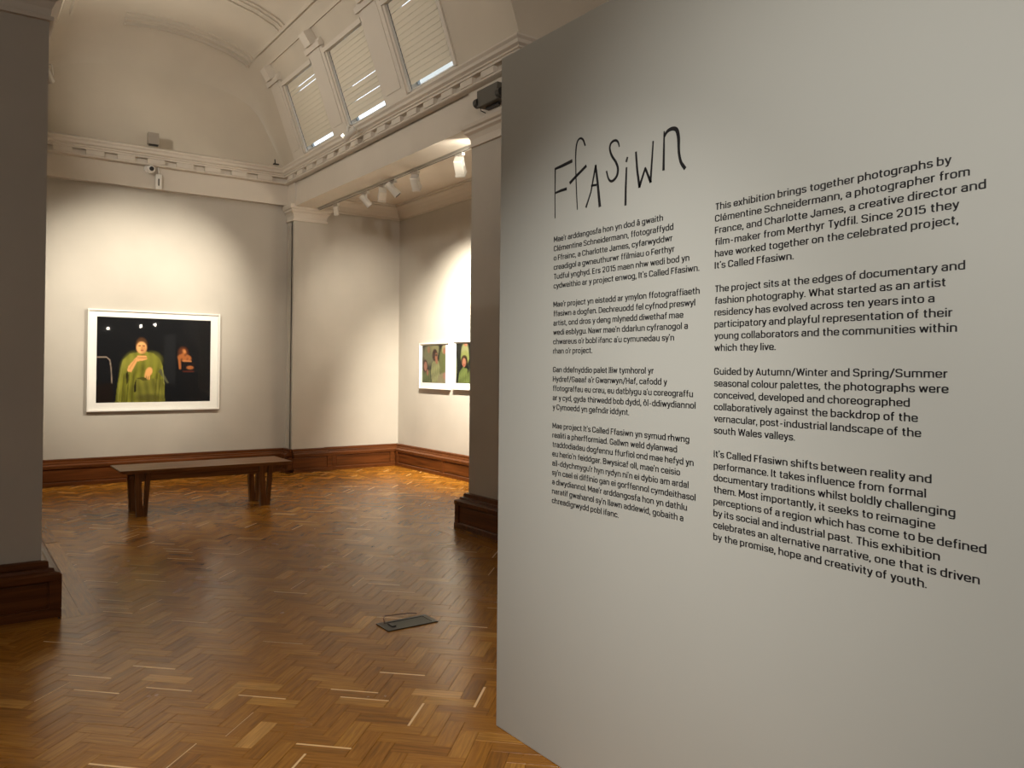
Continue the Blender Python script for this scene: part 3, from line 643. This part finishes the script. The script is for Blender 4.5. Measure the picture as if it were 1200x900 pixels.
    seg(im, X, Y, q([(350,470),(330,600),(318,760)]), .006, (.26, .26, .06)); seg(im, X, Y, q([(640,520),(655,640)]), .006, (.25, .25, .06))
    return im
def small_print(n):
    im, X, Y = raster(60, 50, (.012, .018, .015)); G1 = (.16, .22, .07); G2 = (.42, .46, .22); SK = (.55, .24, .15)
    if n == 0:
        ell(im, X, Y, .30, .25, .25, .28, (.26, .28, .16), .3, .4); ell(im, X, Y, .55, .12, .16, .2, (.38, .38, .20), 0, .4); ell(im, X, Y, .28, .12, .06, .09, (.45, .25, .16))
        ell(im, X, Y, .90, .45, .18, .40, (.22, .27, .10), 0, .3); ell(im, X, Y, .92, .12, .09, .12, (.55, .50, .28)); ell(im, X, Y, .93, .17, .05, .08, SK)
        poly(im, X, Y, [(.42,.48),(.55,.38),(.70,.42),(.76,.60),(.72,.98),(.42,.98),(.38,.7)], G2, .25); ell(im, X, Y, .54, .27, .11, .16, (.05, .022, .015)); ell(im, X, Y, .60, .31, .055, .10, SK); ell(im, X, Y, .60, .27, .05, .022, (.01, .01, .012)); ell(im, X, Y, .62, .43, .05, .07, SK)
        poly(im, X, Y, [(0,.62),(.18,.70),(.34,.66),(.40,.98),(0,.98)], G1, .3); ell(im, X, Y, .13, .55, .11, .17, (.07, .025, .015)); ell(im, X, Y, .15, .56, .065, .12, (.62, .28, .2)); ell(im, X, Y, .24, .72, .04, .08, SK)
        ell(im, X, Y, .84, .88, .18, .14, (.42, .40, .24), -.5); ell(im, X, Y, .95, .80, .07, .09, (.6, .3, .24))
    else:
        ell(im, X, Y, .34, .24, .14, .24, G2, 0, .3); ell(im, X, Y, .37, .03, .07, .06, SK); ell(im, X, Y, .34, .36, .16, .17, (.36, .42, .14)); ell(im, X, Y, .32, .44, .12, .14, (.05, .025, .012)); ell(im, X, Y, .31, .48, .07, .11, (.60, .28, .18)); ell(im, X, Y, .31, .54, .03, .015, (.4, .06, .05))
        poly(im, X, Y, [(.08,.98),(.14,.72),(.26,.60),(.42,.62),(.60,.74),(.68,.98)], (.22, .30, .09), .25); poly(im, X, Y, [(.42,.60),(.50,.70),(.44,.76)], (.015, .012, .01))
        ell(im, X, Y, .80, .45, .16, .45, (.30, .33, .15), .1, .4); ell(im, X, Y, .80, .15, .07, .10, SK); ell(im, X, Y, .02, .6, .05, .25, (.10, .13, .07))
    return im*np.array((.42, .40, .38))
def picture(name, label, group, P, ux, w_, h_, iu0, iu1, iv0, iv1, im, out, fr=.016):
    # P: top-left corner on the wall; ux: unit vector to the right; out: unit vector off the wall
    P, ux, out = Vector(P), Vector(ux), Vector(out); dz = Vector((0, 0, -1))
    root = thing(name, tuple(P+ux*w_/2+dz*h_), label, 'picture', group)
    def bx(mb, a0, a1, b0, b1, d0, d1):
        vs = [P+ux*a+dz*b+out*d for d in (d0, d1) for a, b in ((a0,b0),(a1,b0),(a1,b1),(a0,b1))]
        return mb.add(vs, [(0,3,2,1),(4,5,6,7),(0,1,5,4),(1,2,6,5),(2,3,7,6),(3,0,4,7)])
    mb = MB(); bx(mb, 0, w_, 0, fr, .004, .042); bx(mb, 0, w_, h_-fr, h_, .004, .042); bx(mb, 0, fr, fr, h_-fr, .004, .042); bx(mb, w_-fr, w_, fr, h_-fr, .004, .042)
    mb.build('frame', M_WHITE, root)
    mb = MB()
    for a0, a1, b0, b1 in ((fr,w_-fr,fr,iv0),(fr,w_-fr,iv1,h_-fr),(fr,iu0,iv0,iv1),(iu1,w_-fr,iv0,iv1)): bx(mb, a0, a1, b0, b1, .012, .026)
    mb.build('mount', M_MAT, root)
    bx(MB(), fr, w_-fr, fr, h_-fr, .004, .012).build('backboard', M_MAT, root)
    print_mesh(im, lambda u, v: P+ux*(iu0+(iu1-iu0)*u)+dz*(iv0+(iv1-iv0)*v)+out*.0225, root)
    bx(MB(), fr, w_-fr, fr, h_-fr, .031, .0335).build('glass', M_GLASS, root)
picture('framed_photograph', 'large white framed photograph of a person in a green cape on the far wall', None,
        (1.487, YF, 2.206), (1, 0, 0), 1.62, 1.30, .105, 1.50, .095, 1.19, big_print(), (0, -1, 0), .02)
picture('framed_photograph', 'small framed photograph of a crowd in green coats, farther from the right pier', 'small framed photographs on the aisle wall',
        (XA, 10.43, 1.852), (0, -1, 0), .85, .66, .065, .735, .034, .572, small_print(0), (-1, 0, 0))
picture('framed_photograph', 'small framed photograph of a child in green hood, partly behind the right pier', 'small framed photographs on the aisle wall',
        (XA, 9.485, 1.862), (0, -1, 0), .85, .66, .065, .735, .034, .572, small_print(1), (-1, 0, 0))

# ================================================================== BENCH
bench = thing('gallery_bench', (2.29, 8.9, 0), 'long low oak bench on paired legs in front of the far wall', 'bench')
bx0, bx1, by0, by1 = 1.43, 3.15, 8.60, 9.19
# slab of three boards with chamfered underside ends
for k in range(3):
    a = by0+(by1-by0)*k/3+.001; b = by0+(by1-by0)*(k+1)/3-.001
    e = .0 if k == 1 else 0
    vs = []
    for y_ in (a, b): vs += [(bx0, y_, .462), (bx1, y_, .462), (bx1, y_, .448), (bx1-.05, y_, .428), (bx0+.05, y_, .428), (bx0, y_, .448)]
    MB().add(vs, [(5,4,3,2,1,0), (6,7,8,9,10,11)]+[(i, (i+1) % 6, (i+1) % 6+6, i+6) for i in range(6)]).build('seat_board', M_OAK, bench, bevel=.002)
for y_ in (8.68, 9.07): MB().box((1.60, y_-.018, .345), (2.98, y_+.018, .428)).build('apron_rail', M_OAK, bench)
for xe in (1.635, 2.865):
    MB().box((xe-.10 if xe < 2 else xe-.03, 8.70, .365), (xe+.03 if xe < 2 else xe+.10, 8.76, .40)).build('peg_rail', M_OAK, bench)
    MB().box((xe-.03, 8.64, .385), (xe+.03, 9.13, .428)).build('cross_rail', M_OAKV, bench)
    for yl, sg in ((8.645, 1), (9.03, -1)):
        lg = MB().bar((xe-.020, yl, 0), (xe-.045, yl, .428), .06, .055, w2=.055).build('leg', M_OAKV, bench)
        MB().bar((xe+.028, yl, 0), (xe+.055, yl, .428), .035, .05, w2=.045).build('leg', M_OAKV, bench)
        MB().box((xe-.03, yl-.022, .0), (xe+.035, yl+.022, .085)).build('foot_block', M_OAKV, bench)
        MB().tube([(xe+.012, yl-.034, .10), (xe+.012, yl+.034, .10)], .012, 8).build('peg', M_OAKV, bench)

# ================================================================== FLOOR BOX
fb = thing('floor_box', (2.245, 4.215, 0), 'black metal floor socket box let into the parquet', 'floor box')
x0, x1, y0, y1 = 2.083, 2.408, 4.135, 4.295
mb = MB()
for a, b in (((x0,y0,0),(x1,y0+.022,.006)), ((x0,y1-.022,0),(x1,y1,.006)), ((x0,y0+.022,0),(x0+.045,y1-.022,.006)), ((x1-.03,y0+.022,0),(x1,y1-.022,.006))): mb.box(a, b)
mb.build('rim', M_DARK, fb, bevel=.001)
MB().box((x0+.047, y0+.024, .0), (x1-.032, y1-.024, .0035)).build('lid', M_STEEL, fb)
MB().box((x0+.05, y0+.05, .0035), (x0+.075, y1-.05, .012)).build('lid_latch', M_DARK, fb)
MB().tube([(x0+.04, y1-.03, .006), (x0+.045, y1-.01, .028), (x0+.07, y1+.03, .030), (x1-.09, y1+.055, .012), (x1-.03, y1+.05, .004)], .0028, 6).build('cable', mat('reddish_cable', (.10, .03, .012), .5), fb)

# ================================================================== LAMPS AND FITTINGS
def spot(name, loc, tgt, power, size, blend, col, r=.03, parent=None):
    ld = bpy.data.lights.new(name, 'SPOT'); ld.energy = power*4; ld.spot_size = math.radians(size); ld.spot_blend = blend; ld.color = col; ld.shadow_soft_size = r
    o = bpy.data.objects.new(name, ld); C.objects.link(o)
    d = (Vector(tgt)-Vector(loc)).normalized(); M = d.to_track_quat('-Z', 'Y').to_matrix().to_4x4(); M.translation = loc
    if parent is not None: o.parent = parent; o.matrix_parent_inverse = parent.matrix_basis.inverted()
    o.matrix_basis = M
    return o
def head(kind, top, tgt, label, group, power=0, size=60, blend=.7, col=WARM, drop=.10, sc=1., name='spotlight'):
    """a spotlight hanging (or standing) at top, aimed at tgt: adapter, yoke arms, housing, lens"""
    root = thing(name, tuple(top), label, 'spotlight', group)
    top = Vector(top); c = top+Vector((0, 0, -drop)); d = (Vector(tgt)-c).normalized()
    side = d.cross(Vector((0, 0, 1))).normalized()
    if kind != 'clip': MB().box(tuple(top+Vector((-.018, -.075, -.012))), tuple(top+Vector((.018, .075, .022)))).build('adapter', M_LAMP, root, bevel=.003)
    hw = .045*sc
    if kind == 'box':
        hs = MB().bar(c-d*.075*sc, c+d*.075*sc, hw*2, hw*2.1, side).build('housing', M_LAMP, root, bevel=.008)
        MB().bar(c+d*.072*sc, c+d*.095*sc, hw*2.15, hw*2.25, side).build('bezel', M_LAMP, hs, bevel=.003)
        f = c+d*.0965*sc; MB().bar(f-d*.001, f+d*.001, hw*1.6, hw*1.7, side).build('lens', M_LENS if power else M_GREY, hs)
    else:
        hs = MB().tube([c-d*.085*sc, c-d*.08*sc, c+d*.06*sc, c+d*.085*sc], [hw*.6, hw*.85, hw*.95, hw*1.05], 16).build('housing', M_LAMP, root, smooth=False)
        f = c+d*.087*sc; MB().tube([f-d*.001, f+d*.001], hw*.8, 16).build('lens', M_LENS if power else M_DARK, hs)
    mb = MB()
    for s in (-1, 1): mb.bar(c+side*s*(hw+.006), c+side*s*(hw+.006)*.7+Vector((0, 0, drop-.008)), .006, .022, side)
    mb.bar(c+Vector((0, 0, drop-.010))-side*hw*.8, c+Vector((0, 0, drop-.010))+side*hw*.8, .02, .006, Vector((0, 0, 1)).cross(side))
    mb.build('yoke', M_LAMP, root)
    if power: spot('lamp', tuple(f+d*.02), tgt, power, size, blend, col, .03, root)
    return root
# lighting track along the inner side of the beam, with its heads
tk = thing('lighting_track', (4.38, 9.0, 3.76), 'white lighting track running under the beam towards the far pilaster', 'lighting track')
MB().box((4.362, 6.5, 3.742), (4.400, 11.0, 3.772)).build('rail', M_LAMP, tk)
MB().tube([(4.345, 6.5, 3.786), (4.345, 11.0, 3.786)], .007, 6).build('supply_cable', M_DARK, tk)
MB().box((4.374, 6.5, 3.739), (4.388, 11.0, 3.743)).build('slot', M_DARK, tk)
for y_ in (6.7, 8.2, 9.6, 10.9): MB().tube([(4.381, y_, 3.77), (4.381, y_, 3.97)], .006, 6).build('hanger', M_LAMP, tk)
GT = 'spotlights on the lighting track'
head('tube', (4.381, 10.40, 3.712), (4.9, 11.1, 2.2), 'smallest looking white spotlight on the track, beside the pilaster capital', GT, 0, drop=.07, sc=.75)
head('tube', (4.381, 9.46, 3.712), (5.7, 9.2, 2.2), 'round white spotlight, second on the track from the far pilaster', GT, 0, drop=.09)
head('box', (4.381, 8.98, 3.712), (5.2, 11.16, 2.2), 'square bodied white spotlight turned to the niche wall, third from the far pilaster', GT, P_NICHE, 62, 1, drop=.09)
head('tube', (4.381, 8.70, 3.712), (5.7, 8.0, 2.0), 'cylindrical white spotlight close beside the square one, fourth from the far pilaster', GT, 0, drop=.08, sc=1.1)
head('box', (4.381, 8.13, 3.712), (5.75, 9.45, 1.85), 'white spotlight with a glowing front edge, in the middle of the track', GT, P_AISLE, 70, 1, drop=.10)
head('box', (4.381, 7.17, 3.712), (5.75, 8.5, 1.7), 'largest looking white spotlight on the track, beside the right pier', GT, P_AISLE, 75, 1, drop=.11, sc=1.1)
# spot clipped on the right cornice and its twin across the bay: they light the picture
head('clip', (3.79, 8.62, 4.29), (1.95, YF, 2.05), 'small white cylinder spotlight clipped on the cornice below the windows', None, P_PICTURE, 58, 1, drop=.11, sc=1.05)
head('clip', (.77, 8.60, 4.30), (2.1, YF, 2.05), 'small white spotlight on the left cornice facing the far wall', None, P_PICTURE, 58, 1, drop=.11, sc=.8)

# floodlight box on the pier capital, throwing its light up into the vault
fl = thing('floodlight', (3.93, 5.9, 3.80), 'dark grey box floodlight with round side knobs on the pier capital', 'floodlight')
MB().box((3.875, 5.735, 3.825), (3.975, 6.06, 3.975)).build('housing', M_GREY, fl, bevel=.006)
for y_ in (6.075, 5.715):
    MB().tube([(3.90, y_-.03 if y_ > 6 else y_+.03, 3.875), (3.90, y_+.025 if y_ > 6 else y_-.025, 3.875)], .042, 20).build('side_knob', M_DARK, fl, smooth=False)
MB().box((3.93, 5.80, 3.80), (3.96, 5.99, 3.83)).build('bracket', M_DARK, fl)
MB().tube([(3.9, 6.03, 3.83), (3.905, 6.035, 3.80), (3.96, 6.04, 3.79)], .004, 6).build('cable', M_DARK, fl)
# grey box sensor and camera on the far frieze
s = thing('uplight_box', (2.19, 11.18, 4.34), 'small grey box fitting standing on the far cornice above the camera', 'uplight')
MB().box((2.125, 11.14, 4.352), (2.255, 11.22, 4.50)).build('housing', M_BOX, s, bevel=.004)
MB().box((2.14, 11.15, 4.338), (2.25, 11.21, 4.354)).build('base_gasket', M_DARK, s)
s = thing('security_camera', (2.18, 11.27, 4.04), 'white ball security camera with black lens on the far frieze', 'security camera')
bpy.context.view_layer.update()
me = bpy.data.meshes.new('ball'); import bmesh
bm = bmesh.new(); bmesh.ops.create_uvsphere(bm, u_segments=20, v_segments=12, radius=.05); bm.to_mesh(me); bm.free(); me.materials.append(M_WHITE)
for p in me.polygons: p.use_smooth = True
o = bpy.data.objects.new('ball', me); C.objects.link(o); o.parent = s; o.matrix_parent_inverse = s.matrix_basis.inverted(); o.location = (2.175, 11.205, 4.035)
MB().tube([(2.15, 11.27, 4.045), (2.155, 11.245, 4.045)], .055, 16).build('mounting_plate', M_WHITE, s)
MB().tube([(2.175, 11.165, 4.035), (2.173, 11.150, 4.035)], .028, 16).build('camera_lens', M_DARK, s)
s = thing('junction_box', (2.274, 11.25, 3.80), 'slim white junction box with a grey slot below the camera', 'junction box')
MB().box((2.238, 11.225, 3.795), (2.312, 11.27, 3.99)).build('cover', M_WHITE, s, bevel=.006)
MB().box((2.267, 11.221, 3.84), (2.283, 11.226, 3.93)).build('slot', M_GREY, s)
MB().tube([(2.275, 11.25, 3.98), (2.275, 11.255, 4.12)], .008, 8).build('conduit', M_WHITE, s)
s = thing('cable_clip', (3.80, 11.17, 4.34), 'tiny black cable clip on the corner of the far cornice', 'clip')
MB().box((3.765, 11.15, 4.335), (3.84, 11.19, 4.35)).build('base', M_DARK, s); MB().tube([(3.79, 11.17, 4.345), (3.785, 11.17, 4.41)], .008, 8).build('post', M_DARK, s)

# unseen spots added to brighten partition, floor, pier, arch; then lamps mirrored in glass
def added_gallery_lamp(loc, tgt, power, size, label, col=COOL):
    root = head('tube', loc, tgt, label, 'added gallery spotlights behind the viewer', power, size, 1, col, drop=.12, sc=1.2)
    MB().tube([Vector(loc)+Vector((0, 0, .02)), (loc[0], loc[1], 6.0)], .008, 6).build('drop_rod', M_LAMP, root)
added_gallery_lamp((-1.8, .2, 3.6), (1.9, 1.15, 1.42), P_PANEL, 50, 'unseen white spotlight on a rod, added to light the partition')
added_gallery_lamp((.3, 1.2, 3.9), (1.5, 2.75, 0), P_PANEL*.62, 66, 'unseen white spotlight on a rod, added to brighten the floor')
added_gallery_lamp((-2.2, -3.0, 3.9), (-.3, 5.5, 1.2), P_ROOM*1.7, 90, 'unseen white spotlight on a rod, added to light the left pier', SOFT)
added_gallery_lamp((-.2, -4.0, 3.9), (4.2, 5.57, 4.7), P_ROOM*4, 46, 'unseen white spotlight on a rod, added to light the arch', SOFT)
for gx, gz, gl in ((3.82, 2.53, 'leftmost'), (4.67, 2.63, 'middle'), (5.06, 2.68, 'rightmost')):
    t = thing('wall_washer', (gx, -2.5, gz), 'white rod lamp, %s of the three mirrored in the large picture glass' % gl, 'lamp', 'lamps mirrored in the picture glass')
    MB().tube([(gx, -2.58, gz), (gx, -2.5, gz)], .055, 16).build('housing', M_LAMP, t)
    MB().tube([(gx, -2.5, gz), (gx, -2.495, gz)], .045, 16).build('lens', M_GLOW, t)
    MB().tube([(gx, -2.54, gz+.07), (gx, -2.54, 6.0)], .008, 6).build('drop_rod', M_LAMP, t)
spot('lamp', (4.27, 6.50, 3.60), (4.19, 7.5, 3.77), 12, 60, .8, WARM, .02)
def soft(name, loc, power, col, r):
    ld = bpy.data.lights.new(name, 'POINT'); ld.energy = power; ld.color = col; ld.shadow_soft_size = r
    o = bpy.data.objects.new(name, ld); C.objects.link(o); o.location = loc; return o
for k_, y_ in enumerate((7.0, 9.6)):  # unseen uplights, added to brighten the vault and its windows
    u = thing('uplight', (.68, y_, 4.34), 'unseen cream box uplight added on the left cornice, %s the far wall' % ('farther from', 'nearer to')[k_], 'uplight', 'added uplights on the left cornice')
    MB().box((.60, y_-.1, 4.345), (.70, y_+.1, 4.43)).build('housing', M_TRIM, u, bevel=.004)
    spot('lamp', (.72, y_, 4.50), (3.6, y_+.5, 5.2), P_UP, 150, 1, (1, .93, .82), .12, u)
spot('uplight_lamp', (2.19, 11.05, 4.56), (2.2, 8.5, 5.9), P_UP*.35, 130, 1, WARM, .1)
spot('spill_right', (3.70, 8.66, 4.18), (1.5, 9.5, .2), P_PICTURE*.2, 95, 1, WARM, .05)
